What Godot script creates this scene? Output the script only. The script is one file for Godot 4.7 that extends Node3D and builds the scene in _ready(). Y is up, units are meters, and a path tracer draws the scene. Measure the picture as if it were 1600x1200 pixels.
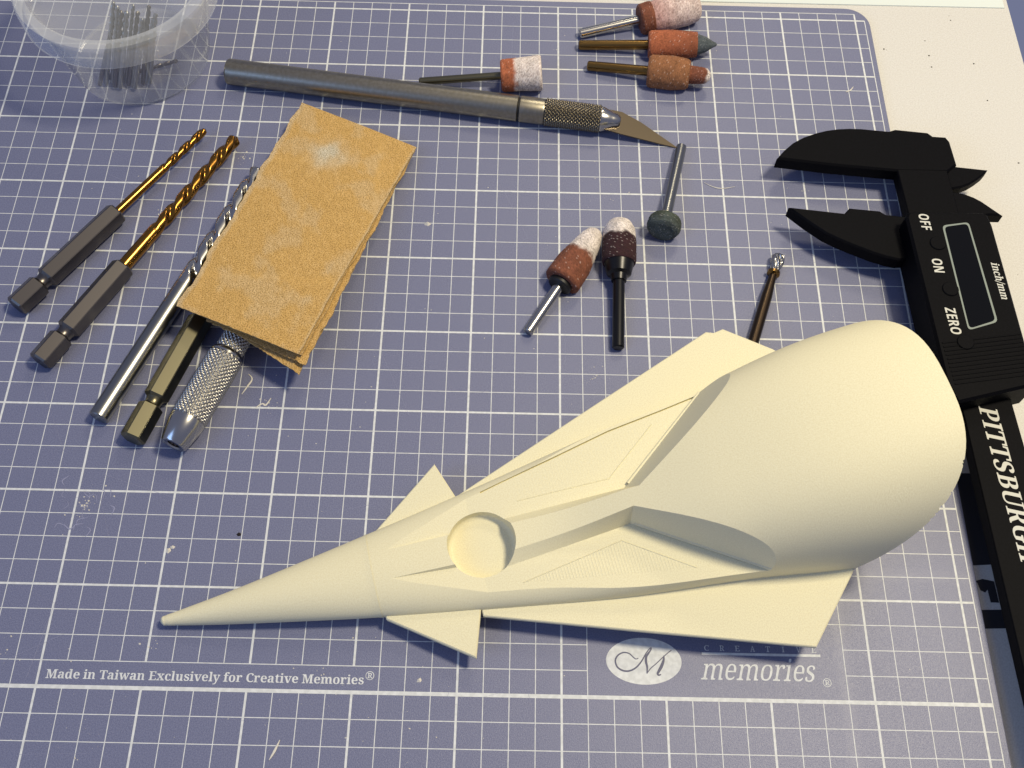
extends Node3D
# A cast resin spaceship hull on a gridded cutting mat, with hobby tools around it.
# Shapes are written in millimetres and scaled to metres by K when a mesh is made.

const K := 0.001
const LETTER := Color(0.80, 0.80, 0.75)

var M := {}
var used := {}
var rough_noise := FastNoiseLite.new()
var blotch := FastNoiseLite.new()


# ---------------------------------------------------------------- mesh collecting
class MB:
	var v := PackedVector3Array()
	var n := PackedVector3Array()
	var c := PackedColorArray()
	var col := Color.WHITE

	# corners run counter-clockwise seen from outside
	func tri(p: Array, q: Array, k: Array) -> void:
		for i in [0, 2, 1]:
			v.append(p[i] * 0.001)
			n.append(q[i])
			c.append(k[i])

	func face(a: Vector3, b: Vector3, d: Vector3) -> void:
		var m := (b - a).cross(d - a)
		if m.length() < 1e-12:
			return
		m = m.normalized()
		tri([a, b, d], [m, m, m], [col, col, col])

	func quad(a: Vector3, b: Vector3, d: Vector3, e: Vector3) -> void:
		face(a, b, d)
		face(a, d, e)

	func box(lo: Vector3, hi: Vector3) -> void:
		var p: Array[Vector3] = []
		for i in 8:
			p.append(Vector3(hi.x if i & 1 else lo.x, hi.y if i & 2 else lo.y, hi.z if i & 4 else lo.z))
		quad(p[0], p[4], p[6], p[2])
		quad(p[1], p[3], p[7], p[5])
		quad(p[0], p[1], p[5], p[4])
		quad(p[2], p[6], p[7], p[3])
		quad(p[0], p[2], p[3], p[1])
		quad(p[4], p[5], p[7], p[6])

	# a grid of points; columns close on themselves when ring is true
	func grid(P: Array, ring: bool, C: Array = []) -> void:
		var nu: int = P.size()
		var nv: int = P[0].size()
		var N := []
		for i in nu:
			var row := PackedVector3Array()
			for j in nv:
				var du: Vector3 = P[mini(i + 1, nu - 1)][j] - P[maxi(i - 1, 0)][j]
				var jn: int = (j + 1) % nv if ring else mini(j + 1, nv - 1)
				var jp: int = (j + nv - 1) % nv if ring else maxi(j - 1, 0)
				var dv: Vector3 = P[i][jn] - P[i][jp]
				var m := du.cross(dv)
				if m.length() < 1e-9:
					var ii: int = 1 if i == 0 else nu - 2
					dv = P[ii][jn] - P[ii][jp]
					m = du.cross(dv)
				row.append(m.normalized())
			N.append(row)
		for i in nu - 1:
			for j in (nv if ring else nv - 1):
				var k: int = (j + 1) % nv
				var ca := col
				var cb := col
				var cc := col
				var cd := col
				if C.size():
					ca = C[i][j]
					cb = C[i + 1][j]
					cc = C[i + 1][k]
					cd = C[i][k]
				tri([P[i][j], P[i + 1][j], P[i + 1][k]], [N[i][j], N[i + 1][j], N[i + 1][k]], [ca, cb, cc])
				tri([P[i][j], P[i + 1][k], P[i][k]], [N[i][j], N[i + 1][k], N[i][k]], [ca, cc, cd])

	# turned shape along +X from points (x, radius); edges sharper than about 35 degrees stay sharp
	func lathe(prof: Array, seg: int, flat := false, phase := 0.0, up := false, bevel := 0.0) -> void:
		var s := prof.size()
		var nn: Array[Vector2] = []
		for i in s - 1:
			var d: Vector2 = (prof[i + 1] - prof[i]).normalized()
			nn.append(Vector2(-d.y, d.x))
		for i in s - 1:
			var n0 := nn[i]
			var n1 := nn[i]
			if i > 0 and nn[i - 1].dot(nn[i]) > 0.82:
				n0 = (nn[i - 1] + nn[i]).normalized()
			if i < s - 2 and nn[i + 1].dot(nn[i]) > 0.82:
				n1 = (nn[i + 1] + nn[i]).normalized()
			for j in seg:
				var a0 := TAU * j / seg + phase
				var a1 := TAU * (j + 1) / seg + phase
				if bevel > 0.0:
					# every corner of the polygon becomes a narrow facet
					a0 += bevel * (-1.0 if j % 2 == 0 else 1.0) - TAU / seg * (0.0 if j % 2 == 0 else 1.0)
					a1 += bevel * (1.0 if j % 2 == 0 else -1.0) - TAU / seg * (1.0 if j % 2 == 0 else 0.0)
				var d0 := Vector3(0, sin(a0), cos(a0))
				var d1 := Vector3(0, sin(a1), cos(a1))
				if up:
					d0 = Vector3(sin(a0), 0, cos(a0))
					d1 = Vector3(sin(a1), 0, cos(a1))
				var ax := Vector3.UP if up else Vector3.RIGHT
				var p: Vector2 = prof[i]
				var q: Vector2 = prof[i + 1]
				var A := ax * p.x + d0 * p.y
				var B := ax * q.x + d0 * q.y
				var Cc := ax * q.x + d1 * q.y
				var D := ax * p.x + d1 * p.y
				if up:
					# keeps the corners counter-clockwise from outside
					var t := B
					B = D
					D = t
				if flat:
					face(A, B, Cc)
					face(A, Cc, D)
					continue
				var NA := ax * n0.x + d0 * n0.y
				var NB := ax * n1.x + d0 * n1.y
				var NC := ax * n1.x + d1 * n1.y
				var ND := ax * n0.x + d1 * n0.y
				if up:
					var t2 := NB
					NB = ND
					ND = t2
				tri([A, B, Cc], [NA, NB, NC], [col, col, col])
				tri([A, Cc, D], [NA, NC, ND], [col, col, col])

	# upright prism over an outline of (x, z); the top edge is chamfered by bev
	func prism(outline: Array, y0: float, y1: float, bev: float) -> void:
		var o := PackedVector2Array(outline)
		if Geometry2D.is_polygon_clockwise(o):
			o.reverse()
		var s := o.size()
		var inner := PackedVector2Array()
		for i in s:
			var e0 := (o[i] - o[(i + s - 1) % s]).normalized()
			var e1 := (o[(i + 1) % s] - o[i]).normalized()
			var m0 := Vector2(-e0.y, e0.x)
			var m1 := Vector2(-e1.y, e1.x)
			var b := m0 + m1
			var k := b.length_squared()
			inner.append(o[i] + (b * (2.0 / k) if k > 0.5 else b.normalized() * 1.6) * bev)
		var idx := Geometry2D.triangulate_polygon(inner)
		for t in range(0, idx.size(), 3):
			var a := inner[idx[t]]
			var b2 := inner[idx[t + 1]]
			var d := inner[idx[t + 2]]
			if (b2 - a).cross(d - a) > 0:
				var w := b2
				b2 = d
				d = w
			face(Vector3(a.x, y1, a.y), Vector3(b2.x, y1, b2.y), Vector3(d.x, y1, d.y))
		idx = Geometry2D.triangulate_polygon(o)
		for t in range(0, idx.size(), 3):
			var a := o[idx[t]]
			var b2 := o[idx[t + 1]]
			var d := o[idx[t + 2]]
			if (b2 - a).cross(d - a) < 0:
				var w := b2
				b2 = d
				d = w
			face(Vector3(a.x, y0, a.y), Vector3(b2.x, y0, b2.y), Vector3(d.x, y0, d.y))
		for i in s:
			var j := (i + 1) % s
			var a := o[i]
			var b2 := o[j]
			quad(Vector3(b2.x, y0, b2.y), Vector3(a.x, y0, a.y), Vector3(a.x, y1 - bev, a.y), Vector3(b2.x, y1 - bev, b2.y))
			var ia := inner[i]
			var ib := inner[j]
			quad(Vector3(b2.x, y1 - bev, b2.y), Vector3(a.x, y1 - bev, a.y), Vector3(ia.x, y1, ia.y), Vector3(ib.x, y1, ib.y))

	func mesh() -> ArrayMesh:
		var a := []
		a.resize(Mesh.ARRAY_MAX)
		a[Mesh.ARRAY_VERTEX] = v
		a[Mesh.ARRAY_NORMAL] = n
		a[Mesh.ARRAY_COLOR] = c
		var am := ArrayMesh.new()
		am.add_surface_from_arrays(Mesh.PRIMITIVE_TRIANGLES, a)
		return am


# ---------------------------------------------------------------- nodes
func numbered(called: String) -> String:
	if not used.has(called):
		used[called] = 0
		return called
	used[called] += 1
	return "%s_%03d" % [called, used[called]]


func tag(o: Node3D, label: String, category: String, group := "", kind := "") -> Node3D:
	o.set_meta("label", label)
	o.set_meta("category", category)
	if group != "":
		o.set_meta("group", group)
	if kind != "":
		o.set_meta("kind", kind)
	return o


func thing(called: String, label: String, category: String, at_mm := Vector3.ZERO, b := Basis.IDENTITY, group := "") -> Node3D:
	var o := Node3D.new()
	o.name = numbered(called)
	add_child(o)
	o.transform = Transform3D(b, at_mm * K)
	tag(o, label, category, group)
	return o


func part(called: String, mb: MB, m: Material, parent: Node) -> MeshInstance3D:
	var o := MeshInstance3D.new()
	o.name = called if parent != self else numbered(called)
	o.mesh = mb.mesh()
	o.material_override = m
	parent.add_child(o, true)
	return o


# a frame whose X runs from a to b (mm) and whose Y is as upright as it can be
func along(a: Vector3, b: Vector3) -> Basis:
	var x := (b - a).normalized()
	var z := x.cross(Vector3.UP).normalized()
	var y := z.cross(x).normalized()
	return Basis(x, y, z)


func material(color: Color, rough: float, metal := 0.0, spec := 0.5) -> StandardMaterial3D:
	var m := StandardMaterial3D.new()
	m.albedo_color = color
	m.roughness = rough
	m.metallic = metal
	m.metallic_specular = spec
	return m


func tinted(rough: float, metal := 0.0) -> StandardMaterial3D:
	var m := material(Color.WHITE, rough, metal)
	m.vertex_color_use_as_albedo = true
	return m


func noise_tex(freq: float, seed_: int, cols: Array, offs: Array, octaves := 4, size := 1024) -> NoiseTexture2D:
	var f := FastNoiseLite.new()
	f.seed = seed_
	f.frequency = freq
	f.noise_type = FastNoiseLite.TYPE_SIMPLEX_SMOOTH
	f.fractal_octaves = octaves
	var t := NoiseTexture2D.new()
	t.width = size
	t.height = size
	t.seamless = true
	t.noise = f
	var g := Gradient.new()
	g.offsets = PackedFloat32Array(offs)
	g.colors = PackedColorArray(cols)
	t.color_ramp = g
	return t


func noise_bump(freq: float, seed_: int, strength: float, octaves := 3, size := 1024) -> NoiseTexture2D:
	var f := FastNoiseLite.new()
	f.seed = seed_
	f.frequency = freq
	f.noise_type = FastNoiseLite.TYPE_SIMPLEX_SMOOTH
	f.fractal_octaves = octaves
	var t := NoiseTexture2D.new()
	t.width = size
	t.height = size
	t.seamless = true
	t.as_normal_map = true
	t.bump_strength = strength
	t.noise = f
	return t


func world_mapped(m: StandardMaterial3D, per_metre: float) -> void:
	m.uv1_triplanar = true
	m.uv1_world_triplanar = true
	m.uv1_scale = Vector3.ONE * per_metre


func materials() -> void:
	rough_noise.seed = 11
	rough_noise.frequency = 0.55
	rough_noise.fractal_octaves = 3
	blotch.seed = 23
	blotch.frequency = 0.09
	blotch.fractal_octaves = 4
	# cutting mat: blue grey vinyl with a fine pebble
	var m := material(Color.WHITE, 0.42)
	m.albedo_texture = noise_tex(0.16, 3, [Color(0.405, 0.42, 0.525), Color(0.445, 0.46, 0.56), Color(0.485, 0.50, 0.595)], [0.2, 0.5, 0.8], 5)
	m.normal_enabled = true
	m.normal_texture = noise_bump(0.25, 5, 2.0)
	m.normal_scale = 0.35
	world_mapped(m, 14.0)
	M.mat = m
	m = material(Color.WHITE, 0.6)
	m.albedo_texture = noise_tex(0.02, 9, [Color(0.81, 0.82, 0.81), Color(0.84, 0.85, 0.84), Color(0.87, 0.88, 0.87)], [0.25, 0.5, 0.75], 5)
	world_mapped(m, 25.0)
	M.print = m
	M.ink = material(Color(0.30, 0.31, 0.42), 0.5)
	M.scratch = material(Color(0.55, 0.56, 0.66), 0.7)
	# table top: cream laminate
	m = material(Color.WHITE, 0.5)
	m.albedo_texture = noise_tex(0.12, 15, [Color(0.80, 0.79, 0.755), Color(0.83, 0.82, 0.785), Color(0.855, 0.85, 0.82)], [0.2, 0.5, 0.8], 5)
	world_mapped(m, 12.0)
	M.table = m
	# resin: cream, matt
	m = material(Color.WHITE, 0.62, 0.0, 0.4)
	m.albedo_texture = noise_tex(0.10, 21, [Color(0.875, 0.84, 0.69), Color(0.90, 0.87, 0.725), Color(0.925, 0.90, 0.76)], [0.2, 0.5, 0.8], 5)
	m.normal_enabled = true
	m.normal_texture = noise_bump(0.12, 25, 2.0)
	m.normal_scale = 0.22
	world_mapped(m, 20.0)
	M.resin = m
	M.steel = material(Color(0.60, 0.60, 0.58), 0.30, 1.0)
	M.bright_steel = material(Color(0.74, 0.73, 0.70), 0.22, 1.0)
	M.dull_steel = material(Color(0.47, 0.45, 0.36), 0.34, 1.0)
	m = material(Color.WHITE, 0.36, 1.0)
	m.albedo_texture = noise_tex(0.02, 31, [Color(0.585, 0.56, 0.49), Color(0.61, 0.585, 0.52), Color(0.635, 0.61, 0.55)], [0.25, 0.5, 0.75], 5)
	world_mapped(m, 30.0)
	M.aluminium = m
	M.gunmetal = material(Color(0.44, 0.42, 0.40), 0.34, 1.0)
	M.gold = material(Color(0.60, 0.43, 0.19), 0.22, 1.0)
	M.brass = material(Color(0.55, 0.43, 0.24), 0.26, 1.0)
	M.blade = material(Color(0.40, 0.36, 0.30), 0.3, 1.0)
	M.dark_shank = material(Color(0.30, 0.25, 0.20), 0.36, 1.0)
	M.black_shank = material(Color(0.07, 0.07, 0.075), 0.32, 0.3)
	M.collar = material(Color(0.06, 0.06, 0.06), 0.5)
	M.knurled_dark = material(Color(0.50, 0.47, 0.41), 0.32, 1.0)
	M.knurled = material(Color(0.72, 0.71, 0.68), 0.34, 1.0)
	M.stone = tinted(0.95)
	# caliper plastic
	m = material(Color.WHITE, 0.6, 0.0, 0.2)
	m.albedo_texture = noise_tex(0.05, 41, [Color(0.018, 0.018, 0.027), Color(0.024, 0.024, 0.036), Color(0.032, 0.032, 0.048)], [0.2, 0.5, 0.8], 4)
	m.normal_enabled = true
	m.normal_texture = noise_bump(0.3, 45, 2.0)
	m.normal_scale = 0.2
	world_mapped(m, 20.0)
	M.plastic = m
	M.lcd = material(Color(0.055, 0.058, 0.065), 0.15, 0.0, 0.3)
	M.lcd_frame = material(Color(0.52, 0.56, 0.52), 0.45)
	M.letter = material(LETTER, 0.55)
	# sandpaper grit
	m = tinted(0.95)
	m.albedo_texture = noise_tex(0.085, 51, [Color(0.70, 0.67, 0.60), Color(0.92, 0.91, 0.88), Color(1.0, 1.0, 1.0)], [0.22, 0.48, 0.68], 3)
	m.normal_enabled = true
	m.normal_texture = noise_bump(0.12, 55, 6.0)
	m.normal_scale = 0.8
	world_mapped(m, 22.0)
	M.grit = m
	M.crumb = material(Color(0.86, 0.84, 0.78), 0.85)
	M.dark_crumb = material(Color(0.16, 0.12, 0.10), 0.8)
	m = material(Color(0.93, 0.94, 0.93, 0.13), 0.10)
	m.transparency = BaseMaterial3D.TRANSPARENCY_ALPHA
	M.clear = m
	m = material(Color(0.92, 0.93, 0.91, 0.15), 0.05)
	m.transparency = BaseMaterial3D.TRANSPARENCY_ALPHA
	M.lid = m
	m = material(Color(0.93, 0.94, 0.92, 0.30), 0.04)
	m.transparency = BaseMaterial3D.TRANSPARENCY_ALPHA
	M.lid_rim = m
	M.paper = material(Color(0.86, 0.89, 0.86), 0.8)
	M.floor = material(Color(0.48, 0.42, 0.30), 0.9, 0.0, 0.2)
	M.black_print = material(Color(0.13, 0.13, 0.15), 0.6)


# ---------------------------------------------------------------- the hull profile
# millimetres from the nose: half width, height above the fin plane, and how square the shoulders are
const RX := [0.0, 0.5, 1.5, 4.0, 20.5, 51.5, 82.0, 113.0, 144.0, 169.0, 205.0, 240.0]
const RV := [0.0, 0.9, 1.25, 1.7, 4.626, 10.453, 15.959, 21.395, 24.821, 28.523, 29.305, 29.4]
const HX := [0.0, 0.5, 1.5, 4.0, 20.0, 51.0, 82.0, 103.0, 120.0, 140.0, 165.0, 185.0, 205.0, 240.0]
const HV := [0.0, 0.9, 1.25, 1.7, 4.2, 6.2, 6.4, 8.4, 14.064, 22.254, 31.066, 35.3, 37.0, 37.5]
const UX := [0.0, 16.0, 40.0, 120.0, 240.0]
const UV := [-1.7, -0.7, 0.0, 0.0, 0.0]
const CUT := Vector2(169.7, 0.666)


func slope(X: Array, Y: Array, i: int) -> float:
	var s := X.size()
	if i == 0:
		return (Y[1] - Y[0]) / (X[1] - X[0])
	if i == s - 1:
		return (Y[i] - Y[i - 1]) / (X[i] - X[i - 1])
	var a: float = X[i] - X[i - 1]
	var b: float = X[i + 1] - X[i]
	return (a * a * Y[i + 1] + (b * b - a * a) * Y[i] - b * b * Y[i - 1]) / (a * b * (a + b))


func curve(x: float, X: Array, Y: Array) -> float:
	var i := 0
	while i < X.size() - 2 and x > X[i + 1]:
		i += 1
	var h: float = X[i + 1] - X[i]
	var t: float = (x - X[i]) / h
	var m0 := slope(X, Y, i)
	var m1 := slope(X, Y, i + 1)
	var t2 := t * t
	var t3 := t2 * t
	return (2 * t3 - 3 * t2 + 1) * Y[i] + (t3 - 2 * t2 + t) * h * m0 + (3 * t2 - 2 * t3) * Y[i + 1] + (t3 - t2) * h * m1


func section(x: float, a: float, grow := 0.0) -> Vector3:
	var r := maxf(curve(x, RX, RV) + grow, 0.0)
	var ht := maxf(curve(x, HX, HV) + grow, 0.0)
	var uc := curve(x, UX, UV)
	var hb := minf(r, maxf(1.9 + 0.05 * x, 0.15))
	if grow < -1.0:
		hb = 1.0
	var sn := sin(a)
	var cs := cos(a)
	if sn <= 0:
		return Vector3(x, hb * sn, uc + r * cs)
	# the upper half squares its shoulders towards the tail
	var ex := 2.0 + 0.4 * clampf((x - 60.0) / 53.0, 0, 1) + 0.4 * clampf((x - 113.0) / 37.0, 0, 1)
	return Vector3(x, ht * pow(sn, 2.0 / ex), uc + r * signf(cs) * pow(absf(cs), 2.0 / ex))


func rings(s_list: Array, seg: int, grow := 0.0) -> Array:
	var P := []
	for s in s_list:
		var row := PackedVector3Array()
		for j in seg:
			row.append(section(s, TAU * j / seg, grow))
		P.append(row)
	return P


func steps(a: float, b: float, k: int) -> Array:
	var o := []
	for i in k + 1:
		o.append(lerpf(a, b, float(i) / k))
	return o


# closed shape in plain millimetres for the boolean work
func solid(P: Array) -> ArrayMesh:
	var mb := MB.new()
	mb.grid(P, true)
	var nv: int = P[0].size()
	var first := Vector3.ZERO
	for q in P[0]:
		first += q / nv
	var last := Vector3.ZERO
	for q in P[-1]:
		last += q / nv
	for j in nv:
		var k := (j + 1) % nv
		mb.face(first, P[0][j], P[0][k])
		if (P[-1][j] - last).length() > 0.01:
			mb.face(last, P[-1][k], P[-1][j])
	var am := mb.mesh()
	return am


# prism between a lower and an upper ring of the same count, (x, v, u) points
func pocket(low: Array, high: Array, courses := 1) -> ArrayMesh:
	var mb := MB.new()
	var o := PackedVector2Array()
	for q in low:
		o.append(Vector2(q.x, q.z))
	var turned := Geometry2D.is_polygon_clockwise(o)
	var idx := Geometry2D.triangulate_polygon(o)
	for t in range(0, idx.size(), 3):
		var i: int = idx[t]
		var j: int = idx[t + 1]
		var k: int = idx[t + 2]
		var cr: float = (o[j] - o[i]).cross(o[k] - o[i])
		if cr < 0:
			var w := j
			j = k
			k = w
		# in (x, z) a positive turn faces down
		mb.face(low[i], low[j], low[k])
		mb.face(high[i], high[k], high[j])
	# walls in several courses, so that a twisted wall stays smooth
	for c in courses:
		for i in low.size():
			var j := (i + 1) % low.size()
			var f0 := float(c) / courses
			var f1 := float(c + 1) / courses
			var a: Vector3 = low[i].lerp(high[i], f0)
			var b: Vector3 = low[j].lerp(high[j], f0)
			var p: Vector3 = low[i].lerp(high[i], f1)
			var q: Vector3 = low[j].lerp(high[j], f1)
			if turned:
				mb.face(a, b, q)
				mb.face(a, q, p)
			else:
				mb.face(b, a, p)
				mb.face(b, p, q)
	return mb.mesh()


# turns every face of a convex shape outwards
func outward(mb: MB) -> void:
	var mid := Vector3.ZERO
	for q in mb.v:
		mid += q / mb.v.size()
	for i in range(0, mb.v.size(), 3):
		# stored order is clockwise seen from outside
		var m := (mb.v[i + 2] - mb.v[i]).cross(mb.v[i + 1] - mb.v[i])
		if m.dot(mb.v[i] - mid) < 0:
			var w := mb.v[i + 1]
			mb.v[i + 1] = mb.v[i + 2]
			mb.v[i + 2] = w
			for k in 3:
				mb.n[i + k] = -mb.n[i + k]


func carve(parent: Node, am: ArrayMesh, m: Material) -> void:
	var c := CSGMesh3D.new()
	c.name = "cut"
	c.operation = CSGShape3D.OPERATION_SUBTRACTION
	c.mesh = am
	c.material = m
	# meshes are collected at metre scale; booleans run at millimetre scale
	c.scale = Vector3.ONE * 1000.0
	parent.add_child(c, true)


func panel_height(x: float) -> float:
	if x < 80.0:
		return lerpf(6.5, 4.0, (x - 52.0) / 28.0)
	return 4.0 + (x - 80.0) * 0.022


# cuts one flank away: a sloped spine wall, a flat panel that fades out forward, and a leaning intake face
func flank(hull: Node, side: float, corner: Vector2, foot: Vector2, toes: Array, rims: Array, lean: float) -> void:
	for piece in 2:
		var x0 := 52.0 if piece == 0 else 79.98
		var x1 := 80.0 if piece == 0 else corner.x
		var low: Array = []
		var high: Array = []
		var count := 8 if piece == 0 else 40
		for i in count + 1:
			var f := float(i) / count
			var x := lerpf(x0, x1, f)
			var vb := panel_height(x)
			var ub: float = lerpf(toes[0], toes[1], f) if piece == 0 else lerpf(toes[2], corner.y, f)
			var topv := section(x, PI * 0.5).y
			var vt := maxf(topv, vb) + 0.8 + (10.0 * f * f * f if piece == 1 else 0.0)
			var k := 0.3
			if piece == 1:
				k = (ub - lerpf(rims[0], rims[1], f)) / maxf(topv - vb, 0.5)
			low.append(Vector3(x, vb, ub * side))
			if piece == 0 or i < count:
				high.append(Vector3(x, vt, (ub - k * (vt - vb)) * side))
			else:
				var h := 29.5 - vb
				var slide := -k * h / (foot.y - corner.y)
				high.append(Vector3(x + lean * h + slide * (foot.x - corner.x), 29.5, (ub - k * h) * side))
		if piece == 0:
			low.append(Vector3(80.0, panel_height(80), 48 * side))
			high.append(Vector3(80.0, 12.0, 48 * side))
		else:
			for i in 1:
				var p := foot
				var vb := panel_height(p.x)
				low.append(Vector3(p.x, vb, p.y * side))
				high.append(Vector3(p.x + lean * (29.5 - vb), 29.5, p.y * side))
			for e in [foot + (foot - corner) * 0.4, Vector2(162, 48)]:
				var vb := panel_height(e.x)
				low.append(Vector3(e.x, vb, e.y * side))
				high.append(Vector3(e.x + lean * (29.5 - vb), 29.5, e.y * side))
		low.append(Vector3(x0, panel_height(x0), 48 * side))
		high.append(Vector3(x0, 12.0 if piece == 0 else 29.5, 48 * side))
		carve(hull, pocket(low, high, 1 if piece == 0 else 12), M.resin)


func spaceship() -> void:
	var b := Basis(Vector3(0.9646668, 0.0499792, -0.2586891), Vector3(-0.0482736, 0.9987503, 0.0129452), Vector3(0.2590128, 0.0, 0.9658739))
	var t := thing("model_spaceship", "cream resin model spaceship with pointed nose, round pit and bulbous tail", "model spaceship", Vector3(-200.2, 2.2, -14.1), b)
	var nose := MB.new()
	var sl := steps(0.0, 2.5, 14)
	sl.append_array(steps(2.5, 53.6, 44).slice(1))
	var P := rings(sl, 56, 0.0)
	P[-1] = rings([53.6], 56, 0.12)[0]
	P.append(P[-1])
	nose.grid(P.slice(0, P.size() - 1), true)
	part("nose_cone", nose, M.resin, t)
	# hull with two cut-away flanks and a round pit
	var hull := CSGCombiner3D.new()
	hull.name = "hull"
	hull.scale = Vector3.ONE * K
	t.add_child(hull)
	var body := CSGMesh3D.new()
	body.name = "body"
	sl = steps(53.3, 214.0, 110)
	body.mesh = solid(rings(sl, 96))
	body.material = M.resin
	body.scale = Vector3.ONE * 1000.0
	hull.add_child(body)
	# the tail is sliced off at a slant and hollowed, which leaves a thin rim
	var slab := MB.new()
	var lo_ring: Array = []
	var hi_ring: Array = []
	for q in [Vector2(CUT.x - 14 * CUT.y, -14), Vector2(CUT.x + 52 * CUT.y, 52), Vector2(260, 52), Vector2(260, -14)]:
		lo_ring.append(Vector3(q.x, q.y, -60))
		hi_ring.append(Vector3(q.x, q.y, 60))
	slab.quad(lo_ring[3], lo_ring[2], lo_ring[1], lo_ring[0])
	slab.quad(hi_ring[0], hi_ring[1], hi_ring[2], hi_ring[3])
	for i in 4:
		var j := (i + 1) % 4
		slab.quad(lo_ring[i], lo_ring[j], hi_ring[j], hi_ring[i])
	outward(slab)
	carve(hull, slab.mesh(), M.resin)
	carve(hull, solid(rings(steps(156.0, 225.0, 40), 48, -2.2)), M.resin)
	var chip_rng := RandomNumberGenerator.new()
	chip_rng.seed = 31
	for i in 9:
		# nicks broken out of the rim
		var an := chip_rng.randf_range(0.42, 1.12)
		var xr := CUT.x
		for it in 12:
			xr = CUT.x + CUT.y * section(xr, an).y
		var at := section(xr, an)
		var ch := MB.new()
		var rr := chip_rng.randf_range(0.12, 0.5)
		ch.box(at - Vector3(rr * 0.7, rr * 0.6, rr), at + Vector3(rr * 1.5, rr, rr * chip_rng.randf_range(0.6, 1.6)))
		carve(hull, ch.mesh(), M.resin)
	flank(hull, 1.0, Vector2(118.3, 4.95), Vector2(147.9, 25.5), [3.6, 5.2, 8.2], [4.7, 3.6], 0.3)
	flank(hull, -1.0, Vector2(119.6, 4.6), Vector2(148.8, 27.2), [3.4, 3.9, 4.6], [2.5, 1.0], 0.72)
	# groove added along the far panel's outer edge, so shade draws a dark line
	var line: Array = [Vector2(84, -13.2), Vector2(89.7, -14.5), Vector2(104, -17.4), Vector2(120, -20.9), Vector2(135, -22.9), Vector2(145.5, -24.5)]
	var g_low: Array = []
	var g_high: Array = []
	for q in line:
		g_low.append(Vector3(q.x, panel_height(q.x) - 0.9, q.y))
		g_high.append(Vector3(q.x, panel_height(q.x) + 1.5, q.y))
	for i in line.size():
		var q: Vector2 = line[line.size() - 1 - i]
		g_low.append(Vector3(q.x, panel_height(q.x) - 0.9, q.y + 0.5))
		g_high.append(Vector3(q.x, panel_height(q.x) + 1.5, q.y + 0.5))
	carve(hull, pocket(g_low, g_high), M.resin)
	var cup := MB.new()
	var cp: Array = [Vector2(0.9, 0.001), Vector2(0.9, 4.0), Vector2(1.0, 6.6)]
	for i in 8:
		var an := PI * 0.5 * i / 7
		cp.append(Vector2(1.0 + 1.3 * (1.0 - cos(an)), 7.1 + 1.4 * sin(an)))
	cp.append(Vector2(12.0, 8.65))
	cp.append(Vector2(12.0, 0.001))
	var rows := []
	for q in cp:
		var row := PackedVector3Array()
		for j in 64:
			var a := TAU * j / 64
			row.append(Vector3(81.3 + q.y * cos(a), q.x, 0.5 + q.y * sin(a)))
		rows.append(row)
	cup.grid(rows, true)
	var cm := MB.new()
	for i in range(0, cup.v.size(), 3):
		cm.face(cup.v[i] * 1000.0, cup.v[i + 1] * 1000.0, cup.v[i + 2] * 1000.0)
	var centre := Vector3.ZERO
	for q in cm.v:
		centre += q / cm.v.size()
	var good := MB.new()
	for i in range(0, cm.v.size(), 3):
		var p0 := cm.v[i] * 1000.0
		var p1 := cm.v[i + 1] * 1000.0
		var p2 := cm.v[i + 2] * 1000.0
		if (p1 - p0).cross(p2 - p0).dot(p0 - centre * 1000.0) < 0:
			good.face(p0, p2, p1)
		else:
			good.face(p0, p1, p2)
	carve(hull, good.mesh(), M.resin)
	# flat fins in the plane of the hull's axis
	var w := MB.new()
	w.prism([Vector2(77.5, 13.0), Vector2(77.5, 17.0), Vector2(115.0, 30.7), Vector2(153.0, 44.4), Vector2(169.0, 28.8), Vector2(169, 15), Vector2(120, 10)], -1.3, 0.0, 0.25)
	part("rear_fin", w, M.resin, t)
	w = MB.new()
	w.prism([Vector2(78.5, -13.0), Vector2(78.9, -15.6), Vector2(118, -30.6), Vector2(155.6, -44.9), Vector2(157.6, -44.1), Vector2(160.4, -44.6), Vector2(171.5, -35.0), Vector2(179, -26), Vector2(170, -15), Vector2(120, -10)], -1.3, 0.0, 0.25)
	part("rear_fin", w, M.resin, t)
	w = MB.new()
	w.prism([Vector2(54.0, 9.0), Vector2(54.3, 11.9), Vector2(73.5, 26.6), Vector2(77.3, 15.4), Vector2(77.2, 11)], -1.2, 0.35, 0.3)
	part("front_fin", w, M.resin, t)
	w = MB.new()
	w.prism([Vector2(55.0, -8.0), Vector2(55.2, -10.6), Vector2(74.4, -25.4), Vector2(77.8, -15.0), Vector2(77.5, -11)], -1.2, 0.35, 0.3)
	part("front_fin", w, M.resin, t)
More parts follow.
